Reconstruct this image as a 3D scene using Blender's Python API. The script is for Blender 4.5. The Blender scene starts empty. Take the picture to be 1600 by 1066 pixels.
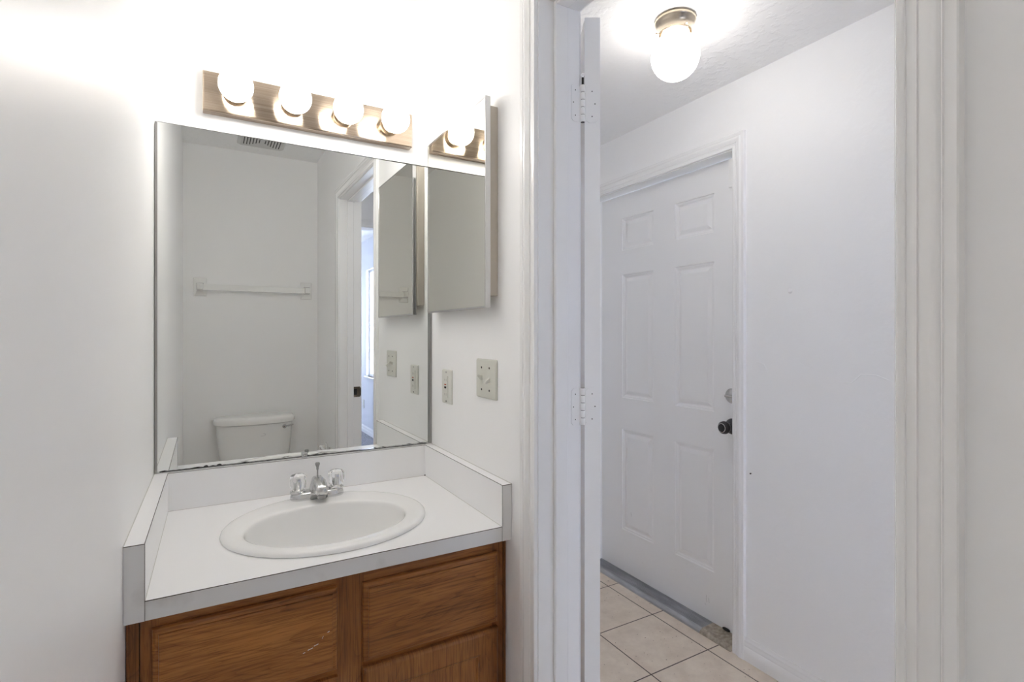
import bpy, math, random
from mathutils import Vector, Matrix
random.seed(7)
sc = bpy.context.scene
col = sc.collection
PI = math.pi

# ---------------------------------------------------------------- camera, sky, exposure
cam_d = bpy.data.cameras.new('camera')
cam = bpy.data.objects.new('camera', cam_d)
col.objects.link(cam)
cam.location = (0.1382, -1.6949, 1.2974)
cam.rotation_euler = (math.radians(90), 0, -0.5186)
cam_d.sensor_width = 36.0
cam_d.lens = 816.4 / 1600 * 36
cam_d.shift_y = -10.75 / 1600
cam_d.clip_start = 0.02
sc.camera = cam
sc.view_settings.view_transform = 'Standard'
sc.view_settings.look = 'None'
sc.view_settings.gamma = 1.0
sc.view_settings.use_curve_mapping = False
sc.view_settings.exposure = 0.66
sc.cycles.max_bounces = 24
sc.cycles.diffuse_bounces = 20
sc.cycles.glossy_bounces = 8
sc.cycles.transmission_bounces = 10
sc.cycles.caustics_reflective = True
sc.cycles.sample_clamp_indirect = 6.0
world = bpy.data.worlds.new('sky')
sc.world = world
world.use_nodes = True
bgn = world.node_tree.nodes['Background']
bgn.inputs[0].default_value = (0.76, 0.84, 1.0, 1)
bgn.inputs[1].default_value = 8.0
# portal that guides daylight sampling to the bedroom window
pl = bpy.data.lights.new('window_portal', 'AREA')
pl.shape = 'RECTANGLE'; pl.size = 0.95; pl.size_y = 1.4
pl.cycles.is_portal = True
plo = bpy.data.objects.new('window_portal', pl)
col.objects.link(plo)
plo.location = (2.06, -4.68, 1.44)
plo.rotation_euler = (0, math.radians(90), 0)   # faces -x, into the room
pl2 = bpy.data.lights.new('window_portal', 'AREA')  # second portal, for the added daylight window in the far bedroom wall
pl2.shape = 'RECTANGLE'; pl2.size = 1.3; pl2.size_y = 1.4
pl2.cycles.is_portal = True
plo2 = bpy.data.objects.new('window_portal', pl2)
col.objects.link(plo2)
plo2.location = (1.0, -7.12, 1.44)
plo2.rotation_euler = (math.radians(90), 0, 0)
L_BULB = 13.0
L_HALL = 8.8

# ---------------------------------------------------------------- materials
MATS = {}
def mat(name, base=(.8, .8, .8), rough=.5, metal=0.0, spec=.5, coat=0.0, trans=0.0, ior=1.45, emit=None, es=0.0):
    m = bpy.data.materials.new(name); m.use_nodes = True
    b = m.node_tree.nodes['Principled BSDF']
    b.inputs['Base Color'].default_value = (*base, 1)
    b.inputs['Roughness'].default_value = rough
    b.inputs['Metallic'].default_value = metal
    b.inputs['Specular IOR Level'].default_value = spec
    b.inputs['Coat Weight'].default_value = coat
    b.inputs['Transmission Weight'].default_value = trans
    b.inputs['IOR'].default_value = ior
    if emit:
        b.inputs['Emission Color'].default_value = (*emit, 1)
        b.inputs['Emission Strength'].default_value = es
    MATS[name] = m
    return m
def nd(m, t, **kw):
    n = m.node_tree.nodes.new(t)
    for k, v in kw.items():
        if k.startswith('i_'):
            n.inputs[k[2:].replace('_', ' ')].default_value = v
        else: setattr(n, k, v)
    return n
def lk(m, a, ao, b, bi): m.node_tree.links.new(a.outputs[ao], b.inputs[bi])
def bsdf(m): return m.node_tree.nodes['Principled BSDF']
def coords(m, scale=(1, 1, 1), rot=(0, 0, 0)):
    tc = nd(m, 'ShaderNodeTexCoord'); mp = nd(m, 'ShaderNodeMapping')
    mp.inputs['Scale'].default_value = scale; mp.inputs['Rotation'].default_value = rot
    lk(m, tc, 'Object', mp, 'Vector')
    return mp
def add_bump(m, scale, strength, dist, stretch=(1, 1, 1), detail=3, ramp=None):
    mp = coords(m, stretch)
    n = nd(m, 'ShaderNodeTexNoise'); n.inputs['Scale'].default_value = scale; n.inputs['Detail'].default_value = detail
    lk(m, mp, 'Vector', n, 'Vector')
    src, so = n, 'Fac'
    if ramp:
        r = nd(m, 'ShaderNodeValToRGB'); r.color_ramp.elements[0].position = ramp[0]; r.color_ramp.elements[1].position = ramp[1]
        lk(m, n, 'Fac', r, 'Fac'); src, so = r, 'Color'
    bp = nd(m, 'ShaderNodeBump'); bp.inputs['Strength'].default_value = strength; bp.inputs['Distance'].default_value = dist
    lk(m, src, so, bp, 'Height')
    b = bsdf(m)
    if b.inputs['Normal'].is_linked:
        old = b.inputs['Normal'].links[0].from_node
        lk(m, old, 'Normal', bp, 'Normal')
    lk(m, bp, 'Normal', b, 'Normal')
def add_mottle(m, c0, c1, scale, p0=.35, p1=.65, stretch=(1, 1, 1)):
    mp = coords(m, stretch)
    n = nd(m, 'ShaderNodeTexNoise'); n.inputs['Scale'].default_value = scale; n.inputs['Detail'].default_value = 4
    lk(m, mp, 'Vector', n, 'Vector')
    r = nd(m, 'ShaderNodeValToRGB')
    r.color_ramp.elements[0].position = p0; r.color_ramp.elements[1].position = p1
    r.color_ramp.elements[0].color = (*c0, 1); r.color_ramp.elements[1].color = (*c1, 1)
    lk(m, n, 'Fac', r, 'Fac'); lk(m, r, 'Color', bsdf(m), 'Base Color')

WC = (.945, .946, .948)
M_wall = mat('white_wall_paint', WC, .42, spec=.35)
add_bump(M_wall, 7, .05, .01, detail=2); add_bump(M_wall, 90, .03, .001)
M_gloss = mat('semigloss_white_wall_paint', WC, .40, spec=.4)
add_bump(M_gloss, 3.5, .16, .01, stretch=(1, 2.0, .6), detail=2)
M_tex = mat('knockdown_wall_paint', WC, .4, spec=.35)
add_bump(M_tex, 16, .10, .003, detail=4, ramp=(.50, .66))
M_ceil = mat('white_ceiling_paint', (.93, .93, .93), .6)
add_bump(M_ceil, 30, .22, .006, detail=5, ramp=(.5, .62))
M_bedwall = mat('bedroom_wall_paint', (.70, .72, .78), .6)
M_trim = mat('glossy_trim_paint', (.92, .92, .918), .17, spec=.5)
add_bump(M_trim, 40, .06, .001, stretch=(1, 1, .05))
M_doorp = mat('white_door_paint', (.92, .925, .935), .33)
add_bump(M_doorp, 60, .05, .001)
M_lam = mat('white_laminate', (.91, .91, .915), .32)
M_lamedge = mat('shaded_smudged_laminate_edge', (.70, .70, .69), .35)  # front-face shade painted in as a greyer laminate, with smudges mottled over
add_mottle(M_lamedge, (.66, .65, .64), (.76, .76, .76), 11, .30, .42, (1, 1, 1))
M_seam = mat('dark_laminate_seam', (.10, .09, .08), .6)
M_caulk = mat('caulk', (.62, .61, .58), .5)
M_porc = mat('white_porcelain', (.89, .89, .88), .12, spec=.5)
M_porc2 = mat('toilet_porcelain', (.90, .90, .885), .15)
M_chrome = mat('chrome', (.62, .62, .62), .12, metal=1)
M_steel = mat('channel_metal', (.36, .36, .355), .35, metal=1)
M_nickel = mat('brushed_nickel', (.42, .34, .26), .25, metal=1)
b = bsdf(M_nickel)
tg = nd(M_nickel, 'ShaderNodeTangent', direction_type='RADIAL', axis='Z')
lk(M_nickel, tg, 'Tangent', b, 'Tangent')
b.inputs['Anisotropic'].default_value = .95
b.inputs['Anisotropic Rotation'].default_value = .25
add_mottle(M_nickel, (.34, .265, .20), (.52, .43, .34), 30, .3, .7, (.12, 1, 14))
M_nickel2 = mat('satin_nickel', (.55, .47, .37), .26, metal=1)
M_mirror = mat('mirror_silver', (.80, .815, .80), .004, metal=1)
M_mirror2 = mat('tinted_mirror_silver', (.78, .77, .71), .004, metal=1)
M_black = mat('black_edge', (.02, .02, .02), .6)
M_acr = mat('clear_acrylic', (1, 1, 1), .02, trans=1, ior=1.42)
M_clip = mat('clear_plastic_clip', (.75, .76, .76), .15, trans=.5)
M_almond = mat('almond_plastic', (.66, .66, .60), .35)
M_almond2 = mat('pale_plastic', (.72, .72, .67), .35)
M_beige = mat('beige_enamel', (.56, .51, .44), .4)
M_dark = mat('dark_screw', (.05, .05, .045), .5, metal=.3)
M_red = mat('red_button', (.45, .10, .05), .4)
M_knob = mat('aged_dark_metal', (.08, .08, .085), .28, metal=1)
M_alu = mat('threshold_aluminium', (.42, .43, .45), .38, metal=.85)
add_mottle(M_alu, (.34, .345, .36), (.52, .53, .55), 40, .3, .7, (1, .2, 1))
M_bare = mat('worn_bare_threshold', (.40, .34, .27), .7)
add_mottle(M_bare, (.28, .24, .19), (.48, .42, .34), 60)
M_strike = mat('strike_brass', (.16, .13, .10), .35, metal=1)
M_pane = mat('window_glass', (1, 1, 1), .0, trans=1, ior=1.0, spec=0)
M_vent = mat('vent_plastic', (.66, .66, .65), .5)
M_slot = mat('dark_slot', (.06, .06, .06), .8)
M_carpet = mat('grey_carpet', (.22, .22, .25), .95)
add_mottle(M_carpet, (.12, .12, .14), (.34, .34, .37), 70)
M_wt = mat('white_paper', (.8, .8, .79), .8)
M_scuff = mat('scuff_mark', (.42, .42, .43), .7)
M_mark = mat('pale_grey_print', (.60, .60, .60), .5)
M_bulb = mat('lit_frosted_bulb', (.9, .9, .88), .4, emit=(1, .965, .92), es=L_BULB)
M_globe = mat('lit_ribbed_glass', (.9, .9, .88), .3, emit=(1, .96, .90), es=L_HALL)

def wood(name, axis, tone=1.0, seed=0.0):
    """oak: broad soft figure, fine long pores"""
    m = mat(name, (.3, .13, .05), .36, spec=.45, coat=.12)
    pick = lambda a, b2: (a, 1.4, b2) if axis == 'x' else (b2, 1.4, a)
    tc = nd(m, 'ShaderNodeTexCoord')
    def noise(scale, detail, dist=0.0):
        mp = nd(m, 'ShaderNodeMapping'); mp.inputs['Scale'].default_value = scale
        mp.inputs['Location'].default_value = (seed, seed * .7, seed * 1.3)
        lk(m, tc, 'Object', mp, 'Vector')
        n = nd(m, 'ShaderNodeTexNoise'); n.inputs['Scale'].default_value = 1.0; n.inputs['Detail'].default_value = detail
        n.inputs['Distortion'].default_value = dist
        lk(m, mp, 'Vector', n, 'Vector'); return n
    def ramp(src, out, stops):
        r = nd(m, 'ShaderNodeValToRGB'); e = r.color_ramp.elements
        e[0].position, e[0].color = stops[0][0], (*stops[0][1], 1)
        e[1].position, e[1].color = stops[-1][0], (*stops[-1][1], 1)
        for p, c in stops[1:-1]:
            q = e.new(p); q.color = (*c, 1)
        lk(m, src, out, r, 'Fac'); return r
    def mul(a, b2, f):
        mx = nd(m, 'ShaderNodeMix', data_type='RGBA', blend_type='MULTIPLY'); mx.inputs[0].default_value = f
        m.node_tree.links.new(a, mx.inputs[6]); m.node_tree.links.new(b2, mx.inputs[7]); return mx.outputs[2]
    T = lambda c: tuple(v * tone for v in c)
    base = noise(pick(1.6, 9), 3, .3)
    c0 = ramp(base, 'Fac', [(.30, T((.245, .088, .021))), (.5, T((.345, .130, .033))), (.70, T((.44, .178, .048)))])
    # growth rings as thin dark lines of a distorted field
    fig = noise(pick(2.0, 11), 1.5, .6)
    k = nd(m, 'ShaderNodeMath', operation='MULTIPLY'); k.inputs[1].default_value = 13; lk(m, fig, 'Fac', k, 0)
    pp = nd(m, 'ShaderNodeMath', operation='FRACT'); lk(m, k, 0, pp, 0)
    r1 = ramp(pp, 'Value', [(0, (.62, .56, .52)), (.10, (.80, .77, .74)), (.45, (1, 1, 1)), (1, (.93, .92, .91))])
    c1 = mul(c0.outputs[0], r1.outputs[0], .75)
    fine = noise(pick(9, 330), 2)
    r2 = ramp(fine, 'Fac', [(.36, (.58, .54, .50)), (.52, (1, 1, 1)), (.75, (1.0, 1.0, 1.0))])
    c2 = mul(c1, r2.outputs[0], .8)
    pores = noise(pick(22, 700), 1)
    r3 = ramp(pores, 'Fac', [(.30, (.35, .30, .27)), (.40, (1, 1, 1)), (1, (1, 1, 1))])
    c3 = mul(c2, r3.outputs[0], .6)
    m.node_tree.links.new(c3, bsdf(m).inputs['Base Color'])
    bp = nd(m, 'ShaderNodeBump'); bp.inputs['Strength'].default_value = .2; bp.inputs['Distance'].default_value = .0008
    lk(m, fine, 'Fac', bp, 'Height'); lk(m, bp, 'Normal', bsdf(m), 'Normal')
    return m
M_wh = wood('oak_grain_across', 'x', 1.0, 1.3)
M_wh2 = wood('oak_grain_across_pale', 'x', 1.05, 5.1)
M_wv = wood('oak_grain_upright', 'z', .95, 2.2)
M_wdark = wood('dark_worn_filler_wood', 'z', .62, 4.4)

def tile_mat():
    m = mat('beige_floor_tile', (.6, .5, .42), .35)
    tc = nd(m, 'ShaderNodeTexCoord')
    sx = nd(m, 'ShaderNodeSeparateXYZ'); lk(m, tc, 'Object', sx, 'Vector')
    def line(out, off, pitch, half):
        a = nd(m, 'ShaderNodeMath', operation='SUBTRACT'); lk(m, sx, out, a, 0); a.inputs[1].default_value = off - 40 * pitch
        d = nd(m, 'ShaderNodeMath', operation='DIVIDE'); lk(m, a, 0, d, 0); d.inputs[1].default_value = pitch
        f = nd(m, 'ShaderNodeMath', operation='FRACT'); lk(m, d, 0, f, 0)
        s = nd(m, 'ShaderNodeMath', operation='SUBTRACT'); lk(m, f, 0, s, 0); s.inputs[1].default_value = .5
        ab = nd(m, 'ShaderNodeMath', operation='ABSOLUTE'); lk(m, s, 0, ab, 0)
        g = nd(m, 'ShaderNodeMath', operation='GREATER_THAN'); lk(m, ab, 0, g, 0); g.inputs[1].default_value = .5 - half / pitch
        return g
    gx = line('X', 1.901, .3155, .0024); gy = line('Y', .083, .312, .0024)
    mxm = nd(m, 'ShaderNodeMath', operation='MAXIMUM'); lk(m, gx, 0, mxm, 0); lk(m, gy, 0, mxm, 1)
    n = nd(m, 'ShaderNodeTexNoise'); n.inputs['Scale'].default_value = 9; n.inputs['Detail'].default_value = 6; n.inputs['Roughness'].default_value = .65
    lk(m, tc, 'Object', n, 'Vector')
    r = nd(m, 'ShaderNodeValToRGB')
    r.color_ramp.elements[0].position = .33; r.color_ramp.elements[0].color = (.66, .555, .445, 1)
    r.color_ramp.elements[1].position = .66; r.color_ramp.elements[1].color = (.82, .72, .60, 1)
    lk(m, n, 'Fac', r, 'Fac')
    n3 = nd(m, 'ShaderNodeTexNoise'); n3.inputs['Scale'].default_value = 90; n3.inputs['Detail'].default_value = 1
    lk(m, tc, 'Object', n3, 'Vector')
    r3 = nd(m, 'ShaderNodeValToRGB'); r3.color_ramp.elements[0].position = .235; r3.color_ramp.elements[1].position = .27
    r3.color_ramp.elements[0].color = (.3, .22, .18, 1); r3.color_ramp.elements[1].color = (1, 1, 1, 1)
    lk(m, n3, 'Fac', r3, 'Fac')
    mu = nd(m, 'ShaderNodeMix', data_type='RGBA', blend_type='MULTIPLY'); mu.inputs[0].default_value = 1
    m.node_tree.links.new(r.outputs[0], mu.inputs[6]); m.node_tree.links.new(r3.outputs[0], mu.inputs[7])
    mx = nd(m, 'ShaderNodeMix', data_type='RGBA')
    m.node_tree.links.new(mxm.outputs[0], mx.inputs[0])
    m.node_tree.links.new(mu.outputs[2], mx.inputs[6]); mx.inputs[7].default_value = (.07, .045, .035, 1)
    m.node_tree.links.new(mx.outputs[2], bsdf(m).inputs['Base Color'])
    bp = nd(m, 'ShaderNodeBump', invert=True); bp.inputs['Strength'].default_value = .4; bp.inputs['Distance'].default_value = .002
    lk(m, mxm, 0, bp, 'Height'); lk(m, bp, 'Normal', bsdf(m), 'Normal')
    return m
M_tile = tile_mat()
M_vinyl = mat('pale_sheet_vinyl', (.80, .79, .76), .4)
add_mottle(M_vinyl, (.74, .73, .70), (.84, .83, .80), 12)

# ---------------------------------------------------------------- mesh helpers
def tag(o, label=None, cat=None, group=None, kind=None):
    if label: o['label'] = label
    if cat: o['category'] = cat
    if group: o['group'] = group
    if kind: o['kind'] = kind
    return o
def wloc(o):
    v = Vector((0, 0, 0))
    while o: v += o.location; o = o.parent
    return v
def thing(name, loc, label=None, cat=None, group=None, kind=None):
    o = bpy.data.objects.new(name, None); o.empty_display_size = .05
    col.objects.link(o); o.location = loc
    return tag(o, label, cat, group, kind)
class MB:
    def __init__(s): s.v = []; s.f = []
    def face(s, pts):
        n = len(s.v); s.v += [tuple(p) for p in pts]; s.f.append(tuple(range(n, n + len(pts)))); return s
    def box(s, x0, x1, y0, y1, z0, z1):
        n = len(s.v)
        s.v += [(x0, y0, z0), (x1, y0, z0), (x1, y1, z0), (x0, y1, z0), (x0, y0, z1), (x1, y0, z1), (x1, y1, z1), (x0, y1, z1)]
        s.f += [tuple(n + i for i in q) for q in ((0, 3, 2, 1), (4, 5, 6, 7), (0, 1, 5, 4), (1, 2, 6, 5), (2, 3, 7, 6), (3, 0, 4, 7))]
        return s
    def loops(s, L, cap0=True, cap1=True, closed=True):
        """bridge a list of equally long vertex loops"""
        n0 = len(s.v); k = len(L[0])
        for l in L: s.v += [tuple(p) for p in l]
        for i in range(len(L) - 1):
            for j in range(k if closed else k - 1):
                a = n0 + i * k + j; b2 = n0 + i * k + (j + 1) % k
                s.f.append((a, b2, b2 + k, a + k))
        if cap0: s.f.append(tuple(n0 + j for j in reversed(range(k))))
        if cap1: s.f.append(tuple(n0 + (len(L) - 1) * k + j for j in range(k)))
        return s
    def lathe(s, c, axis, prof, n=40, cap0=True, cap1=True, flute=None):
        """prof: list of (r, t) with t along the axis"""
        a = Vector(axis).normalized(); up = Vector((0, 0, 1)) if abs(a.z) < .9 else Vector((1, 0, 0))
        u = a.cross(up).normalized(); w = a.cross(u); c = Vector(c)
        L = []
        for r, t in prof:
            l = []
            for i in range(n):
                th = 2 * PI * i / n
                rr = r * (flute(th, t) if flute else 1)
                l.append(c + a * t + u * (rr * math.cos(th)) + w * (rr * math.sin(th)))
            L.append(l)
        return s.loops(L, cap0, cap1)
    def sphere(s, c, r, n=32, m=18, sx=1, sy=1, sz=1):
        c = Vector(c); L = []
        for i in range(1, m):
            ph = PI * i / m
            L.append([c + Vector((sx * r * math.sin(ph) * math.cos(2 * PI * j / n), sy * r * math.sin(ph) * math.sin(2 * PI * j / n), -sz * r * math.cos(ph))) for j in range(n)])
        return s.loops(L)
    def tube(s, pts, r, n=12):
        pts = [Vector(p) for p in pts]; L = []
        for i, p in enumerate(pts):
            d = (pts[min(i + 1, len(pts) - 1)] - pts[max(i - 1, 0)]).normalized()
            up = Vector((0, 0, 1)) if abs(d.z) < .9 else Vector((1, 0, 0))
            u = d.cross(up).normalized(); w = d.cross(u)
            rr = r[i] if isinstance(r, (list, tuple)) else r
            L.append([p + u * rr * math.cos(2 * PI * j / n) + w * rr * math.sin(2 * PI * j / n) for j in range(n)])
        return s.loops(L)
    def tf(s, M, start=0):
        for i in range(start, len(s.v)): s.v[i] = tuple(M @ Vector(s.v[i]))
        return s
    def build(s, name, m, parent=None, smooth=None, bevel=0, seg=2, label=None, loc=None):
        me = bpy.data.meshes.new(name)
        off = wloc(parent) if parent else Vector(loc if loc else (0, 0, 0))
        me.from_pydata([tuple(Vector(v) - off) for v in s.v], [], s.f)
        me.validate(); me.update()
        import bmesh
        bm = bmesh.new(); bm.from_mesh(me)
        bmesh.ops.recalc_face_normals(bm, faces=bm.faces); bm.to_mesh(me); bm.free()
        me.materials.append(m)
        o = bpy.data.objects.new(name, me); col.objects.link(o)
        if parent: o.parent = parent
        else: o.location = off
        if smooth:
            me.shade_smooth(); me.set_sharp_from_angle(angle=math.radians(smooth))
        if bevel:
            bv = o.modifiers.new('bevel', 'BEVEL'); bv.width = bevel; bv.segments = seg; bv.limit_method = 'ANGLE'; bv.angle_limit = math.radians(40)
            bv.harden_normals = False
        if label: o['label'] = label
        return o
def bx(*a): return MB().box(*a)
def struct(name, mb, m, parent=None, **k):
    o = mb.build(name, m, parent, **k)
    if not parent: o['kind'] = 'structure'
    return o
def rrect(u0, u1, v0, v1, r, n=6):
    P = []
    for cu, cv, a0 in ((u1 - r, v1 - r, 0), (u0 + r, v1 - r, 90), (u0 + r, v0 + r, 180), (u1 - r, v0 + r, 270)):
        for i in range(n + 1):
            a = math.radians(a0 + 90 * i / n); P.append((cu + r * math.cos(a), cv + r * math.sin(a)))
    return P

# ---------------------------------------------------------------- the rooms
W = .782          # inner face of the right wall
WT = .115
D = 2.11          # wall behind the camera
HX = 1.982        # far wall of the hall
CB, CH, CR = 2.475, 2.33, 2.53
struct('wall_left', bx(-.1, 0, -D - .1, .1, 0, 2.6), M_gloss)
struct('wall_back', bx(0, W, 0, .1, 0, 2.6), M_wall)
struct('wall_behind', bx(0, W, -D - .1, -D, 0, 2.6), M_wall)
J0, J1, JT = -.689, -1.407, 2.069      # jamb faces and head of the bathroom doorway
w = MB()
w.box(W, W + WT, J0 + .015, .9, 0, 2.6)
w.box(W, W + WT, -D - .1, J1 - .015, 0, 2.6)
w.box(W, W + WT, J1 - .015, J0 + .015, JT + .015, 2.6)
struct('wall_right', w, M_wall)
struct('ceiling_bathroom', bx(0, W, -D, 0, CB, CB + .08), M_ceil)
struct('ceiling_hall', bx(W + WT, HX, -D, .8, CH, CH + .08), M_ceil)
# hall far wall with the entry doorway
E0, E1, ET = -.285, .634, 2.050
w = MB()
w.box(HX, HX + .12, -D - .1, E0 - .018, 0, 2.6)
w.box(HX, HX + .12, E1 + .018, .9, 0, 2.6)
w.box(HX, HX + .12, E0 - .018, E1 + .018, ET + .018, 2.6)
wall_far = struct('wall_hall_far', w, M_tex)
# raised patching ridges and a paint blister on that wall
rd = MB()
def ridge(pts, r=.0022):
    P = [(HX + .0006, y, z) for y, z in pts]
    Q = []
    for a, b2 in zip(P, P[1:]):
        for t in (0, .33, .66): Q.append(Vector(a).lerp(Vector(b2), t))
    Q.append(Vector(P[-1])); rd.tube(Q, [r * (.3 if i in (0, len(Q) - 1) else 1) for i in range(len(Q))], 8)
ridge([(-.39, 1.192), (-.425, 1.182), (-.445, 1.148)], .0014)
ridge([(-.56, 1.195), (-.60, 1.178), (-.64, 1.162)], .0013)
ridge([(-.70, 1.135), (-.745, 1.135), (-.775, 1.165), (-.82, 1.165), (-.86, 1.150)], .0018)
rd.build('patch_ridge', M_tex, wall_far, smooth=60)
MB().sphere((HX, -.531, 1.4565), .009, 16, 10, sx=.4).build('paint_blister', M_tex, wall_far, smooth=60)
struct('wall_hall_end', bx(W + WT, HX, .8, .9, 0, 2.6), M_wall)
# wall with the wide doorway between hall and bedroom
w = MB()
w.box(W + WT, .965, -D - .1, -D, 0, 2.6); w.box(1.86, HX, -D - .1, -D, 0, 2.6); w.box(.965, 1.86, -D - .1, -D, 2.065, 2.6)
struct('wall_hall_front', w, M_wall)
struct('floor_hall', bx(W + .06, HX + .12, -D - .1, .9, -.1, 0), M_tile)
struct('floor_bathroom', bx(-.1, W + .06, -D - .1, .1, -.1, 0), M_vinyl)
# bedroom
BX = 1.93
B0 = -D - .1
struct('floor_bedroom', bx(-1.6, BX + .12, -7.1, B0, -.1, .004), M_carpet)
struct('ceiling_bedroom', bx(-1.5, BX, -7.0, B0, CR, CR + .08), M_ceil)
WY0, WY1, WZ0, WZ1 = -5.17, -4.20, .75, 2.13
w = MB()
w.box(BX, BX + .12, -7.1, WY0, .004, 2.6); w.box(BX, BX + .12, WY1, B0, .004, 2.6)
w.box(BX, BX + .12, WY0, WY1, .004, WZ0); w.box(BX, BX + .12, WY0, WY1, WZ1, 2.6)
struct('wall_bedroom_right', w, M_bedwall)
struct('wall_bedroom_left', bx(-1.6, -1.5, -7.1, B0, .004, 2.6), M_bedwall)
w = MB(); VX0, VX1 = .35, 1.65
w.box(-1.5, VX0, -7.1, -7.0, .004, 2.6); w.box(VX1, BX, -7.1, -7.0, .004, 2.6)
w.box(VX0, VX1, -7.1, -7.0, .004, .75); w.box(VX0, VX1, -7.1, -7.0, 2.13, 2.6)
struct('wall_bedroom_far', w, M_bedwall)
wn2 = thing('added_window', ((VX0 + VX1) / 2, -7.05, .75), kind='structure')  # added window on an unseen wall, lets extra daylight into the hall
f = MB(); t = .035
f.box(VX0, VX0 + t, -7.09, -7.04, .75, 2.13).box(VX1 - t, VX1, -7.09, -7.04, .75, 2.13).box(VX0 + t, VX1 - t, -7.09, -7.04, .75, .785).box(VX0 + t, VX1 - t, -7.09, -7.04, 2.095, 2.13).box(VX0 + t, VX1 - t, -7.085, -7.045, 1.40, 1.44)
f.build('window_frame', M_trim, wn2)
bx(VX0 + t, VX1 - t, -7.068, -7.064, .785, 2.095).build('pane', M_pane, wn2)
struct('wall_bedroom_front', bx(-1.5, -.1, B0, B0 + .1, .004, 2.6), M_bedwall)
# window
wn = thing('window_1', (BX + .06, (WY0 + WY1) / 2, WZ0), kind='structure')
f = MB(); t = .035; zm = 1.42
f.box(BX + .04, BX + .10, WY0, WY0 + t, WZ0, WZ1).box(BX + .04, BX + .10, WY1 - t, WY1, WZ0, WZ1)
f.box(BX + .04, BX + .10, WY0 + t, WY1 - t, WZ1 - t, WZ1).box(BX + .04, BX + .10, WY0 + t, WY1 - t, WZ0, WZ0 + t)
f.box(BX + .035, BX + .085, WY0 + t, WY1 - t, zm - .02, zm + .02).box(BX + .06, BX + .08, WY0 + t, WY1 - t, 1.09, 1.105)
f.build('window_frame', M_trim, wn)
bx(BX + .066, BX + .070, WY0 + t, WY1 - t, WZ0 + t, WZ1 - t).build('pane', M_pane, wn)
bx(BX - .03, BX + .04, WY0 - .03, WY1 + .03, WZ0 - .018, WZ0).build('window_sill', M_trim, wn, bevel=.004)

# baseboards (profiled)
BASE = [(0, 0), (.012, 0), (.013, .03), (.012, .052), (.0095, .056), (.0105, .064), (.008, .070), (.0085, .078), (.004, .086), (.003, .092), (0, .092)]
def baseboard(name, axis, wallp, sgn, a, b2, z0=0.0):
    mb = MB(); L = []
    for t_ in (a, b2):
        L.append([((wallp + sgn * h, t_, z0 + z) if axis == 'y' else (t_, wallp + sgn * h, z0 + z)) for h, z in BASE])
    mb.loops(L); return struct(name, mb, M_trim, smooth=30)
baseboard('baseboard_hall_far', 'y', HX, -1, -D, E0 - .060)
baseboard('baseboard_hall_far_left', 'y', HX, -1, E1 + .060, .8)
baseboard('baseboard_hall_left', 'y', W + WT, 1, J0 + .062, .8)
baseboard('baseboard_bedroom_right', 'y', BX, -1, -7.0, B0, .004)
baseboard('baseboard_behind', 'x', -D, 1, 0, W)
baseboard('baseboard_right', 'y', W, -1, -D + .013, J1 - .062)

# door casings (colonial profile, mitred)
CW = .0575
CAS = [(0, 0), (0, .0065), (.0015, .0090), (.0085, .0098), (.0100, .0090), (.0105, .0076), (.0190, .0086), (.0198, .0104), (.0212, .0108), (.0222, .0092),
       (.0270, .0108), (.0330, .0138), (.0370, .0150), (.0405, .0146), (.0425, .0130), (.0432, .0142), (.0446, .0146), (.0456, .0132), (.0560, .0140), (.0575, .0122), (.0575, 0)]
def casing(name, axis, wallp, sgn, a, b2, zt, scale=1.0, z0=0.0):
    """a > b2 are the inner edges, the casing spreads outwards and upwards"""
    mb = MB(); lo, hi = min(a, b2), max(a, b2)
    path = lambda q: [(hi + q, z0), (hi + q, zt + q), (lo - q, zt + q), (lo - q, z0)]
    L = [[] for _ in range(4)]
    for q, h in CAS:
        q *= scale
        for i, (u, z) in enumerate(path(q)):
            L[i].append((wallp + sgn * h, u, z) if axis == 'y' else (u, wallp + sgn * h, z))
    mb.loops(L); return struct(name, mb, M_trim, smooth=35)
casing('trim_1', 'y', W, -1, J0 + .004, J1 - .004, JT + .004)
casing('trim_2', 'y', W + WT, 1, J0 + .004, J1 - .004, JT + .004)
casing('trim_3', 'y', HX, -1, E0 - .004, E1 + .004, ET + .004)
casing('trim_4', 'x', -D, 1, .965, 1.86 - .0, 2.065)
casing('trim_5', 'x', B0, -1, .965, 1.86, 2.065, z0=.004)

# bathroom door jamb with stop
jm = MB()
jm.box(W, W + WT, J0, J0 + .015, 0, JT + .015).box(W, W + WT, J1 - .015, J1, 0, JT + .015).box(W, W + WT, J1, J0, JT, JT + .015)
jo = struct('trim_6', jm, M_trim)
st = MB(); s0, s1, sd = .822, .8585, .0105
st.box(s0, s1, J0 - sd, J0, 0, JT).box(s0, s1, J1, J1 + sd, 0, JT).box(s0, s1, J1 + sd, J0 - sd, JT - sd, JT)
st.build('door_stop', M_trim, jo, bevel=.003)
sp = thing('strike_plate', (W + .085, J1, .962), 'dark metal strike plate on the white door jamb, seen in the wall mirror', 'strike plate')
k = MB().box(.848, .8965, J1, J1 + .0016, .932, .992)
k.box(.8965, .902, J1 - .004, J1 + .0016, .938, .986)
k.build('plate', M_strike, sp, bevel=.0008)
bx(.860, .878, J1 + .0016, J1 + .0022, .945, .979).build('latch_hole', M_black, sp)

# entry door jamb, head, stop
jm = MB()
jm.box(HX, HX + .12, E0 - .018, E0, 0, ET + .018).box(HX, HX + .12, E1, E1 + .018, 0, ET + .018).box(HX, HX + .12, E0, E1, ET, ET + .018)
struct('trim_7', jm, M_trim)

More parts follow.
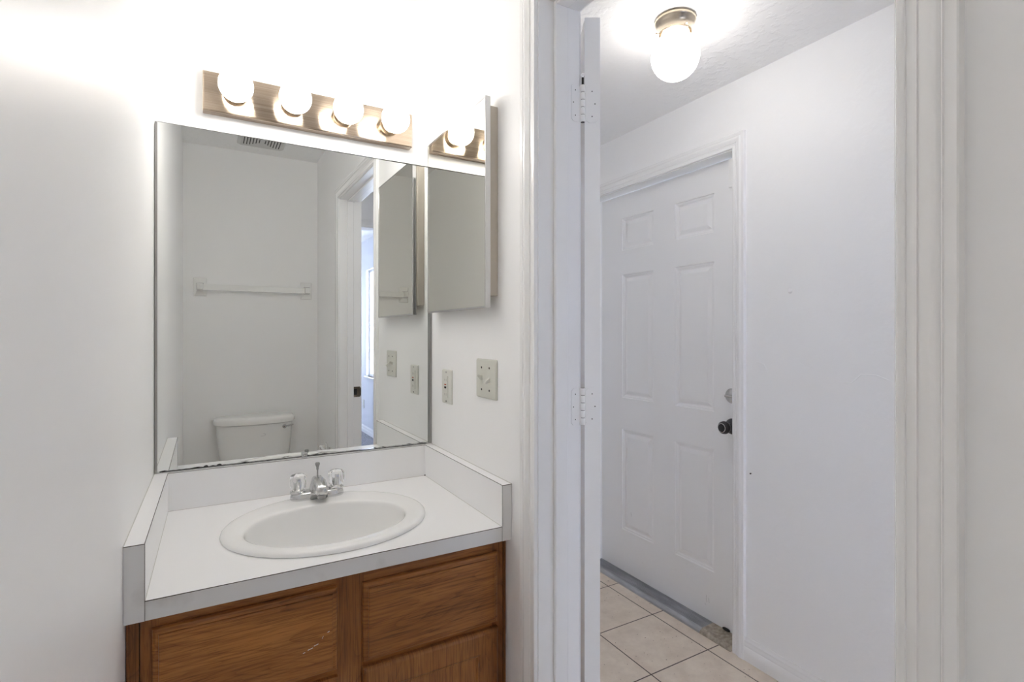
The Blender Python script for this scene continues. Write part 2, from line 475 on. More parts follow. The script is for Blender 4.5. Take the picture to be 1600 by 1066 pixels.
# threshold
th = thing('threshold', (2.01, .17, 0), 'grey aluminium threshold under the white entry door, worn bare at one end', 'threshold')
def thr(a, b2, m, nm, lab=None):
    prof = [(1.967, .0), (1.969, .009), (1.975, .0135), (1.980, .0155), (1.984, .0185), (2.049, .0225), (2.054, .0235), (2.100, .0238), (2.100, 0)]
    MB().loops([[(x, a, z) for x, z in prof], [(x, b2, z) for x, z in prof]]).build(nm, m, th, label=lab)
thr(-.130, E1, M_alu, 'metal_sill')
thr(E0, -.130, M_bare, 'bare_sill', 'tan worn end of the threshold')
rb = MB()
for i in range(7):
    x = 1.990 + i * .0085
    rb.box(x, x + .003, -.129, E1, .0188 + (x - 1.984) * .0615, .0200 + (x - 1.984) * .0615)
rb.build('sill_rib', M_alu, th)

# nested-rectangle relief on a face
def relief(mb, axis, plane, out, u0, u1, v0, v1, prof, cap=True):
    """prof: (inset, height); axis 'x' puts the face at x=plane facing out(+-1)"""
    L = []
    for ins, h in prof:
        c = [(u0 + ins, v0 + ins), (u1 - ins, v0 + ins), (u1 - ins, v1 - ins), (u0 + ins, v1 - ins)]
        L.append([((plane + out * h, u, v) if axis == 'x' else (u, plane + out * h, v)) for u, v in c])
    mb.loops(L, False, cap)
PANELS = ((.246, .786), (.955, 1.617), (1.747, 1.919))
RP = [(0, 0), (.003, -.0045), (.010, -.0065), (.014, -.0100), (.020, -.0108), (.036, -.0035), (.040, -.0025)]
def panel_slab(name, parent, m, plane, out, ucuts, pan_u, z0, z1, thick, panels=PANELS):
    mb = MB()
    us = [ucuts[0], pan_u[0][0], pan_u[0][1], pan_u[1][0], pan_u[1][1], ucuts[1]]
    zs = [z0] + [z for p in panels for z in p] + [z1]
    for i in range(5):
        for j in range(len(zs) - 1):
            a, b2, c, d = us[i], us[i + 1], zs[j], zs[j + 1]
            if i in (1, 3) and j % 2 == 1: relief(mb, 'x', plane, out, a, b2, c, d, RP)
            else: mb.face([(plane, a, c), (plane, b2, c), (plane, b2, d), (plane, a, d)])
    bk = plane - out * thick
    mb.face([(bk, ucuts[0], z0), (bk, ucuts[1], z0), (bk, ucuts[1], z1), (bk, ucuts[0], z1)])
    for u in ucuts: mb.face([(plane, u, z0), (bk, u, z0), (bk, u, z1), (plane, u, z1)])
    for z in (z0, z1): mb.face([(plane, ucuts[0], z), (bk, ucuts[0], z), (bk, ucuts[1], z), (plane, ucuts[1], z)])
    return mb
# door_1: entry door
SX = 2.052
d1 = thing('door_1', (SX, .174, .024), 'closed white six-panel entry door at the end wall of the tiled hall', 'door', kind='structure')
panel_slab('slab', d1, M_doorp, SX, -1, (E0 + .002, E1 - .004), ((-.138, .088), (.229, .460)), .0245, ET - .004, .044).build('slab', M_doorp, d1)
# knob and deadbolt, half behind the casing
kb = MB().lathe((SX, -.232, .905), (-1, 0, 0), [(.034, 0), (.034, .004), (.030, .010), (.016, .016), (.0125, .024), (.014, .034), (.024, .042), (.0275, .052), (.026, .062), (.020, .068), (.018, .069)], 36)
kbo = kb.build('door_knob', M_knob, d1, smooth=40, label='dark aged metal knob')
MB().lathe((SX - .069, -.232, .905), (-1, 0, 0), [(.0185, 0), (.019, .0012), (.0172, .0018), (.0170, .0004)], 30, cap0=False, cap1=False).build('knob_ring', M_chrome, kbo, smooth=40)
db = MB().lathe((SX, -.232, 1.035), (-1, 0, 0), [(.032, 0), (.032, .006), (.027, .013), (.012, .016)], 36)
dbo = db.build('deadbolt', M_chrome, d1, smooth=40, label='chrome deadbolt')
bx(SX - .030, SX - .014, -.252, -.212, 1.030, 1.040).build('thumb_turn', M_chrome, dbo, bevel=.003)
ds = MB().box(2.028, SX - .0005, -.272, -.229, 1.917, 2.036)
ds.build('door_sensor', M_trim, d1, bevel=.002, label='small white strip at the top corner')
sm = MB()
for y, z, dy, dz in ((-.10, .10, .003, .030), (-.112, .102, .002, .022), (-.095, .085, .006, .006), (.385, .335, .004, .02), (.08, .17, .008, .004), (.30, .12, .01, .004)):
    sm.face([(SX - .0006, y, z), (SX - .0006, y + .0015, z), (SX - .0006, y + dy + .0012, z + dz), (SX - .0006, y + dy, z + dz)])
sm.build('scuff', M_scuff, d1)
wg = MB().sphere((SX - .006, -.205, .031), .009, 12, 8, sx=.8, sy=2.2, sz=.7)
wg.build('torn_sweep', M_black, d1, smooth=60)

# door_2: open bathroom door, swung into the hall
PIN = Vector((.904, -.694, 0)); PHI = math.radians(150)
d2 = thing('door_2', (PIN.x, PIN.y, .012), 'open white bathroom door seen edge-on beside its hinges', 'door', kind='structure')
def doormat(): # local closed frame: u along door width, s thickness away from the pin
    n = Vector((-math.cos(PHI), -math.sin(PHI), 0)); l = Vector((math.sin(PHI), -math.cos(PHI), 0))
    M = Matrix.Identity(4)
    M.col[0] = (n.x, n.y, 0, 0); M.col[1] = (l.x, l.y, 0, 0); M.col[2] = (0, 0, 1, 0); M.col[3] = (PIN.x, PIN.y, 0, 1)
    return M
DM = doormat()
DP = ((.246, .786), (.955, 1.617), (1.747, 1.919))
sl = panel_slab('slab', d2, M_doorp, .042, 1, (.003, .710), ((.10, .315), (.40, .615)), .014, 2.056, .037)
sl.tf(DM).build('slab', M_trim, d2)
kn = MB().lathe((.042, .650, .96), (1, 0, 0), [(.032, 0), (.032, .006), (.012, .012), (.012, .03), (.026, .042), (.027, .055), (.015, .064)], 28)
kn.tf(DM).build('door_knob', M_knob, d2, smooth=40)
def hinge(zc, ball):
    h0, h1 = zc - .0445, zc + .0445
    hg = thing('hinge', (PIN.x, PIN.y, zc - .0445),
               'white-painted door hinge with a raised pin, near the top of the doorway' if ball else 'lower white-painted door hinge, at the height of the entry door knob',
               'hinge', 'painted hinges of the bathroom door')
    # jamb leaf, against the jamb face (y = J0)
    P = rrect(.8735, .8985, h0, h1, .010)
    mb = MB().loops([[(x, J0 - .0002, z) for x, z in P], [(x, J0 - .0018, z) for x, z in P]])
    mb.build('jamb_leaf', M_trim, hg, smooth=30)
    P = rrect(.008, .0365, h0, h1, .010)
    mb = MB().loops([[(x, .0028, z) for x, z in P], [(x, .0010, z) for x, z in P]]).tf(DM)
    mb.build('door_leaf', M_trim, hg, smooth=30)
    # webs from the leaves to the barrel
    wb = MB().box(.8975, .904, J0 - .004, J0 - .0005, h0 + .001, h1 - .001)
    wb2 = MB().box(.001, .0085, -.0005, .0022, h0 + .001, h1 - .001).tf(DM)
    n0 = len(wb.v); wb.v += wb2.v; wb.f += [tuple(i + n0 for i in q) for q in wb2.f]
    wb.build('leaf_web', M_trim, hg)
    kk = MB(); n = 5; hh = (h1 - h0) / n
    for i in range(n):
        a, b2 = h0 + i * hh + .0006, h0 + (i + 1) * hh - .0006
        kk.lathe((PIN.x, PIN.y, 0), (0, 0, 1), [(.0058, a), (.0064, a + .0008), (.0064, b2 - .0008), (.0058, b2)], 20)
    kk.build('barrel', M_trim, hg, smooth=40)
    MB().lathe((PIN.x, PIN.y, 0), (0, 0, 1), [(.0048, h0 + .0002), (.0048, h1 - .0002)], 16).build('pin', M_black, hg)
    if ball:
        MB().lathe((PIN.x, PIN.y, h1), (0, 0, 1), [(.0028, 0), (.0028, .018)], 14).build('pin_shaft', M_black, hg, smooth=40)
        MB().lathe((PIN.x, PIN.y, h1 + .016), (0, 0, 1), [(.002, 0), (.0028, .006), (.0058, .008), (.0050, .0105), (.002, .012)], 18).build('pin_head', M_trim, hg, smooth=40)
    for dz, dx in ((.030, 0), (0, -.007), (-.030, 0)):
        MB().lathe((.8845 + dx * .8, J0 - .0019, zc + dz), (0, 1, 0), [(.0013, 0), (.0013, -.0006)], 12).build('screw', M_dark, hg)
        MB().lathe((.0225 - dx, .0009, zc + dz), (0, 1, 0), [(.0014, 0), (.0014, -.0007)], 12).tf(DM).build('screw', M_dark, hg)
hinge(1.848, True); hinge(1.1245, False)

# ---------------------------------------------------------------- vanity cabinet
H = .8229; EH = .0353
CT = H - EH                       # underside of the counter edge
FY = -.536                        # face frame plane
vc = thing('vanity_cabinet', (.391, -.28, 0), 'brown oak vanity cabinet standing under the white countertop', 'cabinet')
cb = MB()
cb.box(.022, .038, FY + .019, -.006, .0, CT - .001).box(.756, .772, FY + .019, -.006, 0, CT - .001)
cb.box(.038, .756, FY + .019, -.02, .10, .116).box(.038, .756, -.018, -.006, .116, CT - .03).box(.038, .756, FY + .07, FY + .085, 0, .10)
cb.build('carcass', M_wv, vc)
for a, b2 in ((.022, .052), (.742, .772), (.366, .425)):
    bx(a, b2, FY, FY + .019, .10, CT - .0005).build('face_frame_stile', M_wv, vc)
for a, b2 in ((.052, .366), (.425, .742)):
    for z, z2 in ((.735, CT - .0005), (.556, .590), (.10, .13)):
        bx(a, b2, FY, FY + .019, z, z2).build('face_frame_rail', M_wh, vc)
bx(.0015, .0205, FY - .002, FY + .017, 0, CT - .0005).build('filler_strip', M_wdark, vc, label='dark worn filler strip against the left wall')
bx(.7735, .7805, FY - .001, FY + .017, 0, CT - .0005).build('filler_strip', M_wdark, vc, label='dark filler strip against the right wall')
DRP = [(0, 0), (0, .006), (.002, .0095), (.006, .0118), (.0105, .0125), (.0112, .0160), (.0135, .0172)]
def front(name, x0, x1, z0, z1, prof, m):
    mb = MB(); L = []
    for ins, h in prof:
        L.append([(x0 + ins, FY - h, z0 + ins), (x1 - ins, FY - h, z0 + ins), (x1 - ins, FY - h, z1 - ins), (x0 + ins, FY - h, z1 - ins)])
    mb.loops(L); return mb.build(name, m, vc)
dl = front('drawer_front', .0400, .3670, .5830, .7600, DRP, M_wh2)
dr = front('drawer_front', .4205, .7535, .5800, .7540, DRP, M_wh)
ch = MB()
for x, z, a, b2 in ((.306, .646, .010, .003), (.318, .651, .009, .003), (.334, .662, .003, .006), (.345, .672, .004, .002), (.297, .642, .004, .002)):
    ch.face([(x, FY - .0174, z), (x + a, FY - .0174, z + b2 * .8), (x + a, FY - .0174, z + b2 * .8 + .0012), (x, FY - .0174, z + .0014)])
cho = ch.build('chipped_finish', M_wt, dl)
DOP = [(0, 0), (0, .010), (.0025, .0135), (.007, .0165), (.009, .0170), (.052, .0170), (.0545, .0150), (.058, .0150), (.061, .0105), (.066, .0100)]
for x0, x1 in ((.0400, .3670), (.4205, .7535)):
    d = front('door', x0, x1, .118, .5690, DOP, M_wv)

# ---------------------------------------------------------------- countertop with splashes
CY = -.566; SL = .0317; SR = .0273; SH = .1022
SXC, SYC, SA, SB = .3925, -.3145, .243, .2165
ct = thing('countertop', (.391, -.28, CT), 'white laminate countertop with low splashes, set on the oak cabinet', 'countertop')
x0, x1, y0, y1 = SL, W - SR, CY, -.0273
ang = sorted(set([2 * PI * i / 128 for i in range(128)] + [math.atan2(yy - SYC, xx - SXC) % (2 * PI) for xx in (x0, x1) for yy in (y0, y1)]))
inner, outer = [], []
for a in ang:
    dx, dy = math.cos(a), math.sin(a)
    ia, ib = SA - .018, SB - .018
    k = 1 / math.sqrt((dx / ia) ** 2 + (dy / ib) ** 2); inner.append((SXC + dx * k, SYC + dy * k))
    ks = []
    if dx > 1e-9: ks.append((x1 - SXC) / dx)
    if dx < -1e-9: ks.append((x0 - SXC) / dx)
    if dy > 1e-9: ks.append((y1 - SYC) / dy)
    if dy < -1e-9: ks.append((y0 - SYC) / dy)
    k = min(ks); outer.append((SXC + dx * k, SYC + dy * k))
mb = MB()
outer = [(x, max(y, CY + .0008)) for x, y in outer]
mb.loops([[(x, y, H - .019) for x, y in inner], [(x, y, H) for x, y in inner], [(x, y, H) for x, y in outer], [(x, y, H - .019) for x, y in outer], [(x, y, H - .019) for x, y in inner]], False, False)
mb.build('top', M_lam, ct)
bx(SL, W - SR, CY, CY + .0008, CT, H - .0002).box(SL, W - SR, CY + .0008, CY + .019, CT, H - .0195).build('front_edge', M_lamedge, ct)
ls = MB().box(0.0008, SL, CY, 0 - .0005, CT, H + SH); ls.build('side_splash', M_lam, ct)
rs = MB().box(W - SR, W - .0008, CY, 0 - .0005, CT, H + SH); rs.build('side_splash', M_lam, ct)
bx(SL, W - SR, -.0273, -.0005, H - .019, H + SH).build('backsplash', M_lam, ct)
ee = MB().box(.0008, SL, CY - .0008, CY, CT, H + SH - .0008); ee.build('edge_band', M_lamedge, ct, label='grey smudged end of the left splash')
ee = MB().box(W - SR, W - .0008, CY - .0008, CY, CT, H + SH - .0008); ee.build('edge_band', M_lamedge, ct)
sm = MB(); q = .0011
sm.box(SL, W - SR, CY - .0003, CY + .0006, H - q, H + .0003)
for a, b2 in ((.0008, SL), (W - SR, W - .0008)):
    sm.box(a, b2, CY - .0012, CY - .0003, H + SH - q, H + SH + .0002)
sm.box(SL - .0007, SL + .0004, CY - .0012, -.0273, H + SH - .0007, H + SH + .0003)
sm.box(W - SR - .0004, W - SR + .0005, CY - .0012, -.0273, H + SH - .0007, H + SH + .0003)
sm.box(SL, W - SR, -.0279, -.0268, H + SH - .0007, H + SH + .0003)
sm.box(SL - .0004, SL + .0004, CY - .0012, CY, CT, H + SH); sm.box(W - SR - .0003, W - SR + .0003, CY - .0012, CY, CT, H + SH)
sm.build('laminate_seam', M_seam, ct, label='thin dark laminate seams')
ck = MB()
ck.box(SL, SL + .001, CY + .002, -.0283, H, H + .0008); ck.box(W - SR - .001, W - SR, CY + .002, -.0283, H, H + .0008); ck.box(SL, W - SR, -.0285, -.0273, H, H + .0009)
ck.box(.0002, .0016, CY, -.0005, H + SH, H + SH + .001); ck.box(W - .0018, W - .0002, CY, -.0005, H + SH, H + SH + .0012)
ck.build('caulk_line', M_caulk, ct)
MB().sphere((W - SR - .002, -.0292, H + .0015), .0022, 10, 6).build('caulk_gap', M_black, ct)

# ---------------------------------------------------------------- sink
sk = thing('sink', (SXC, SYC, H), 'white oval drop-in sink set in the countertop', 'sink')
IX, IY, IA, IB = .3865, -.346, .1885, .144
def ell(cx, cy, a, b2, z, n=96): return [(cx + a * math.cos(2 * PI * i / n), cy + b2 * math.sin(2 * PI * i / n), z) for i in range(n)]
R = [ell(SXC, SYC, SA - .012, SB - .012, H + .0004), ell(SXC, SYC, SA - .002, SB - .002, H + .0004), ell(SXC, SYC, SA, SB, H + .0022), ell(SXC, SYC, SA - .0008, SB - .0008, H + .006), ell(SXC, SYC, SA - .004, SB - .004, H + .0095),
     ell(SXC, SYC, SA - .010, SB - .010, H + .0122), ell(SXC, SYC, SA - .018, SB - .018, H + .0132)]
for t_, dz in ((.35, .0132), (.7, .0130), (.9, .0126)):
    R.append(ell(SXC + (IX - SXC) * t_, SYC + (IY - SYC) * t_, (SA - .018) * (1 - t_) + (IA + .004) * t_, (SB - .018) * (1 - t_) + (IB + .004) * t_, H + dz))
for da, dz in ((.004, .0118), (.001, .0102), (-.0008, .007), (-.0018, .001), (-.0035, -.010), (-.007, -.030), (-.014, -.060), (-.028, -.092), (-.052, -.114), (-.085, -.127)):
    R.append(ell(IX, IY, IA + da, IB + da, H + dz))
R += [ell(IX, IY + .01, .06, .045, H - .134), ell(IX, IY + .012, .024, .024, H - .137)]
# underside
U = [ell(IX, IY + .012, .026, .026, H - .145), ell(IX, IY, IA - .08, IB - .075, H - .136), ell(IX, IY, IA - .02, IB - .02, H - .10), ell(IX, IY, IA + .006, IB + .006, H - .02), ell(SXC, SYC, SA - .022, SB - .022, H - .0005)]
MB().loops(R + U + [R[0]], False, False).build('basin', M_porc, sk, smooth=50)
MB().lathe((IX, IY + .012, H - .139), (0, 0, 1), [(.022, 0), (.0235, .003), (.019, .004), (.012, .001)], 30).build('drain', M_chrome, sk, smooth=40)

# ---------------------------------------------------------------- faucet
FX, FYY, FZ = .394, -.130, H + .0128
fa = thing('faucet', (FX, FYY, FZ), 'chrome centerset faucet with two clear knobs, mounted on the back rim of the sink', 'faucet')
def stad(hw, r, z, n=12, cx=FX, cy=FYY):
    P = []
    for i in range(n + 1):
        a = -PI / 2 + PI * i / n; P.append((cx + hw + r * math.cos(a), cy + r * math.sin(a), z))
    for i in range(n + 1):
        a = PI / 2 + PI * i / n; P.append((cx - hw + r * math.cos(a), cy + r * math.sin(a), z))
    return P
MB().loops([stad(.046, .0255, FZ), stad(.046, .0262, FZ + .003), stad(.046, .0255, FZ + .010), stad(.046, .0235, FZ + .0165), stad(.046, .0205, FZ + .0195), stad(.046, .015, FZ + .0205)]).build('base', M_chrome, fa, smooth=35)
# spout: a wedge that rises from the base and reaches over the bowl
sp_ = MB(); L = []
for y, zb, zt, hw_b, hw_t in ((-.108, .002, .030, .022, .010), (-.116, .001, .052, .024, .012), (-.130, .000, .059, .025, .0130), (-.150, .000, .0600, .0245, .0135), (-.158, .001, .0598, .0240, .0138), (-.166, .010, .0590, .0220, .0140), (-.184, .018, .0545, .0190, .0140), (-.198, .022, .0495, .0170, .0140), (-.206, .024, .0450, .0155, .0130), (-.209, .027, .0410, .0130, .0110)):
    rr = .004
    L.append([(FX - hw_b, y, FZ + zb + rr), (FX - hw_b + rr, y, FZ + zb), (FX + hw_b - rr, y, FZ + zb), (FX + hw_b, y, FZ + zb + rr),
              (FX + hw_t + .001, y, FZ + zt - rr), (FX + hw_t - rr, y, FZ + zt), (FX - hw_t + rr, y, FZ + zt), (FX - hw_t - .001, y, FZ + zt - rr)])
so = sp_.loops(L).build('spout', M_chrome, fa, smooth=50)
MB().lathe((FX, -.197, FZ + .023), (0, 0, -1), [(.011, 0), (.011, .008), (.0095, .010)], 24).build('aerator', M_steel, so, smooth=40)
for sx_ in (-1, 1):
    hx = FX + sx_ * .0515
    hb = MB().lathe((hx, FYY, FZ + .019), (0, 0, 1), [(.021, 0), (.0205, .004), (.016, .008), (.011, .009)], 36).build('handle_collar', M_chrome, fa, smooth=40)
    hd = MB().lathe((hx, FYY, FZ + .029), (0, 0, 1), [(.017, 0), (.0195, .003), (.0215, .012), (.0225, .024), (.0215, .034), (.017, .0395), (.009, .042), (.002, .0425)], 72,
                    flute=lambda th, t: 1 + .035 * math.cos(12 * th) * (1 if .002 < t < .036 else .2)).build('handle', M_acr, fa, smooth=60, label='clear fluted acrylic knob')
    MB().lathe((hx, FYY, FZ + .0292), (0, 0, 1), [(.0065, 0.0), (.0065, .018), (.004, .021), (.004, .026)], 16, flute=lambda th, t: 1 + .1 * math.cos(8 * th)).build('handle_stem', M_chrome, hd, smooth=40)
MB().lathe((FX + .004, -.108, FZ + .019), (0, 0, 1), [(.0022, 0), (.0022, .050), (.0035, .054), (.0032, .059), (.0062, .066), (.0066, .070), (.0050, .0725)], 18).build('lift_rod', M_steel, fa, smooth=40)

# ---------------------------------------------------------------- wall mirror
MZ0, MZ1 = .9285, 1.8655
wm = thing('wall_mirror', (.391, -.006, MZ0), 'large frameless wall mirror above the sink, between the side walls', 'mirror')
ta = .0062
gy = lambda x: -.0105 + (x - .391) * ta
g = MB(); L = []
for dy in (0, .004):
    L.append([(.006, gy(.006) + dy, MZ0 + .001), (.776, gy(.776) + dy, MZ0 + .001), (.776, gy(.776) + dy, MZ1), (.006, gy(.006) + dy, MZ1)])
g.loops(L).build('glass', M_mirror, wm)
bx(.0015, .0072, -.017, -.0005, MZ0 - .001, MZ1 - .001).build('side_channel', M_steel, wm)
bx(.7748, .7810, -.0185, -.0005, MZ0 - .001, MZ1 - .001).build('side_channel', M_steel, wm)
bot = MB().box(.0072, .7748, -.0150, -.0005, MZ0 - .0022, MZ0 + .0012)
bot.build('bottom_channel', M_chrome, wm)
tp_ = MB().box(.0072, .7748, -.0135, -.0062, MZ1, MZ1 + .0012); tp_.build('top_edge', M_steel, wm)
bl = MB(); x = .012
while x < .76:
    wd = random.uniform(.010, .035); hgt = random.choice((.0012, .0020, .0030, .0042)) if x < .16 else random.choice((.0006, .0010, .0014, .0022))
    y = -.0156
    bl.face([(x, y, MZ0 - .0012), (x + wd, y, MZ0 - .0012), (x + wd, y, MZ0 + hgt * .5), (x + wd * .6, y, MZ0 + hgt), (x + wd * .3, y, MZ0 + hgt * .8), (x, y, MZ0 + hgt * .4)])
    x += wd
bl.build('desilvered_edge', M_black, wm, label='black corroded lower edge')
cl = bx(.368, .384, -.0185, -.0120, MZ0 - .004, MZ0 + .011).build('mirror_clip', M_clip, wm, bevel=.002)
MB().lathe((.376, -.0186, MZ0 + .0035), (0, -1, 0), [(.003, 0), (.0025, .0012)], 14).build('clip_screw', M_chrome, cl)

# ---------------------------------------------------------------- vanity light
vl = thing('vanity_light', (.4095, 0, 1.97), 'four-bulb brushed nickel vanity light bar above the wall mirror', 'light fixture')
mb = MB(); PY = -.030
P = rrect(.1114, .7080, 1.9145, 2.0235, .0015, 2)
e = .003
P2 = [(.4097 + (x - .4097) * (1 - 2 * e / .6), 1.969 + (z - 1.969) * (1 - 2 * e / .11)) for x, z in P]
mb.loops([[(x, -.0005, z) for x, z in P], [(x, PY + .002, z) for x, z in P], [(x, PY, z) for x, z in P2]])
mb.build('backplate', M_nickel, vl, smooth=30)
BY = -.098; BR = .0430
BXS = (.1905, .3405, .4875, .6320)
for i, x in enumerate(BXS):
    MB().lathe((x, PY, 1.9705), (0, -1, 0), [(.031, 0), (.031, .010), (.029, .020), (.024, .0225), (.020, .020)], 36).build('socket_cup', M_nickel2, vl, smooth=40)
    p = [(.0135, 0), (.0145, .010)]
    for j in range(19):
        a = PI * (.88 - .88 * j / 18)
        p.append((max(BR * math.sin(a), .0005), (-BY + PY + 0) - BR * math.cos(PI - a) * -1 * -1 if False else (PY - BY) - BR * math.cos(PI - a) * -1 * -1))
    # sphere profile along the axis: t measured from the plate
    prof = [(.0135, .018), (.0140, PY - BY - BR * math.cos(math.radians(20)) * 1.0)]
    prof = [(.0135, .018)] + [(BR * math.sin(math.radians(d)), (PY - BY) - BR * math.cos(math.radians(d))) for d in range(22, 180, 8)] + [(.001, (PY - BY) + BR)]
    bo = MB().lathe((x, PY, 1.9705), (0, -1, 0), prof, 40).build('light_bulb', M_bulb, vl, smooth=60)

# ---------------------------------------------------------------- medicine cabinet
mc = thing('medicine_cabinet', (W, -.285, 1.365), 'mirrored medicine cabinet mounted on the right wall beside the large mirror', 'medicine cabinet')
bx(.7585, W - .0005, -.4927, -.070, 1.398, 1.889).build('body', M_beige, mc, label='beige enamel cabinet body')
dz0, dz1, dy0, dy1, dx0, dx1 = 1.3655, 1.9105, -.4985, -.0800, .7425, .7575
mdoor = bx(dx0 + .0015, dx1, dy0 + .001, dy1 - .001, dz0 + .001, dz1 - .001).build('door', M_beige, mc)
fr = MB(); q = .0048
fr.box(dx0, dx1 + .0002, dy0, dy0 + q, dz0, dz1).box(dx0, dx1 + .0002, dy1 - q, dy1, dz0, dz1).box(dx0, dx1 + .0002, dy0 + q, dy1 - q, dz0, dz0 + q).box(dx0, dx1 + .0002, dy0 + q, dy1 - q, dz1 - q, dz1)
fr.build('frame', M_chrome, mdoor, bevel=.0008, label='thin chrome frame')
bx(dx0 + .0008, dx0 + .0016, dy0 + q, dy1 - q, dz0 + q, dz1 - q).build('mirror_glass', M_mirror2, mdoor)

# ---------------------------------------------------------------- switch and outlet
def plate(yc, zc, w_, h_, parent, m):
    P = rrect(yc - w_ / 2, yc + w_ / 2, zc - h_ / 2, zc + h_ / 2, .004, 4)
    s = lambda k_, x: [(x, yc + (y - yc) * k_, zc + (z - zc) * k_) for y, z in P]
    MB().loops([s(1, W - .0003), s(1, W - .0035), s(.97, W - .0062), s(.90, W - .0070)]).build('plate', m, parent, smooth=30)
sw = thing('light_switch', (W, -.434, 1.177), 'almond double toggle switch plate on the right wall under the medicine cabinet', 'light switch')
plate(-.434, 1.1765, .117, .106, sw, M_almond)
for y, up in ((-.411, 1), (-.457, -1)):
    tg_ = MB()
    L = []
    for x, dz, hh, ww in ((0, .001 * up, .0062, .0042), (.006, .004 * up, .0048, .0038), (.011, .0075 * up, .0034, .0034), (.0135, .009 * up, .0022, .0030)):
        L.append([(W - .0068 - x, y - ww, 1.1765 + dz - hh), (W - .0068 - x, y + ww, 1.1765 + dz - hh), (W - .0068 - x, y + ww, 1.1765 + dz + hh), (W - .0068 - x, y - ww, 1.1765 + dz + hh)])
    tg_.loops(L).build('toggle', M_almond2, sw, bevel=.0008)
    bx(W - .0074, W - .0069, y - .0062, y + .0062, 1.1765 - .0135, 1.1765 + .0135).build('toggle_surround', M_almond, sw)
    for dz in (.030, -.030):
        MB().lathe((W - .0069, y, 1.1765 + dz), (-1, 0, 0), [(.0031, 0), (.0026, .0011)], 14).build('screw', M_dark, sw)
ou = thing('outlet', (W, -.160, 1.132), 'almond wall outlet with reset buttons on the right wall beside the mirror corner', 'outlet')
plate(-.160, 1.1315, .074, .107, ou, M_almond2)
dv = bx(W - .0095, W - .0069, -.1765, -.1435, 1.1315 - .034, 1.1315 + .034).build('receptacle', M_almond2, ou, bevel=.001)
bx(W - .0112, W - .0094, -.166, -.154, 1.1370, 1.1405).build('reset_button', M_red, dv)
bx(W - .0112, W - .0094, -.166, -.154, 1.1265, 1.1325).build('test_button', M_black, dv)
for zc in (1.153, 1.108):
    sl_ = MB().box(W - .0097, W - .0094, -.1665, -.1655, zc - .004, zc + .004).box(W - .0097, W - .0094, -.1545, -.1535, zc - .003, zc + .003)
    sl_.build('socket_slots', M_dark, dv)
for dz in (.0455, -.0455):
    MB().lathe((W - .0069, -.160, 1.1315 + dz), (-1, 0, 0), [(.003, 0), (.0025, .001)], 14).build('screw', M_steel if dz > 0 else M_dark, ou)

# bedroom outlet low on the wall seen in the mirror
bo = thing('outlet', (BX, -5.30, .37), 'small grey wall outlet low on the bluish bedroom wall, seen in the mirror', 'outlet')
bx(BX - .006, BX - .0003, -5.335, -5.265, .315, .43).build('plate', M_almond2, bo, bevel=.002)
bx(BX - .009, BX - .006, -5.317, -5.283, .33, .365).build('receptacle', M_almond, bo, bevel=.001)
bx(BX - .009, BX - .006, -5.317, -5.283, .38, .415).build('receptacle', M_almond, bo, bevel=.001)

# nail in the hall wall
nl = thing('nail', (HX, -.3645, .748), 'tiny dark nail in the hall wall beside the entry door casing', 'nail')
MB().lathe((HX - .0002, -.3720, .7475), (-1, 0, 0), [(.0012, 0), (.0012, .006), (.003, .006), (.003, .0075)], 12).build('shank', M_dark, nl)

# ---------------------------------------------------------------- hall ceiling light
LX, LY = 1.452, -.4726
hl = thing('ceiling_light', (LX, LY, CH), 'round glowing globe light with a nickel base on the hall ceiling', 'ceiling light')
MB().lathe((LX, LY, CH - .0002), (0, 0, -1), [(.060, 0), (.064, .003), (.066, .009), (.064, .015), (.058, .020), (.0535, .026), (.0515, .040), (.0520, .046), (.050, .048)], 56, cap1=False).build('canopy', M_nickel2, hl, smooth=40)
GZ = CH - .122; GR = .0765
prof = [(.043, .046)] + [(GR * math.sin(math.radians(d)), .122 - GR * math.cos(math.radians(d))) for d in range(36, 180, 6)] + [(.001, .122 + GR)]
MB().lathe((LX, LY, CH), (0, 0, -1), prof, 96, flute=lambda th, t: 1 + .006 * math.cos(32 * th)).build('globe', M_globe, hl, smooth=60)
for a in (20, 140, 260):
    a = math.radians(a); c, s_ = math.cos(a), math.sin(a)
    MB().lathe((LX + c * .0505, LY + s_ * .0505, CH - .043), (c, s_, 0), [(.0022, 0), (.0022, .007), (.0042, .008), (.0042, .012), (.002, .013)], 12).build('thumb_screw', M_nickel2, hl, smooth=40)

# ---------------------------------------------------------------- things seen in the mirror
# towel bar on the wall behind the camera
tb = thing('towel_bar', (.395, -D, 1.59), 'white ceramic towel bar on the wall above the toilet, seen in the mirror', 'towel bar')
for x in (.090, .710):
    b_ = MB()
    sq = lambda hx, hz, y: [(x - hx, y, 1.59 - hz), (x + hx, y, 1.59 - hz), (x + hx, y, 1.59 + hz), (x - hx, y, 1.59 + hz)]
    b_.loops([sq(.036, .057, -D + .0005), sq(.036, .057, -D + .006), sq(.031, .051, -D + .011), sq(.019, .025, -D + .022), sq(.017, .021, -D + .055), sq(.015, .018, -D + .070), sq(.012, .014, -D + .074)])
    b_.build('bracket', M_porc2, tb, bevel=.003)
bx(.104, .696, -D + .040, -D + .058, 1.568, 1.606).build('bar', M_porc2, tb, bevel=.003)

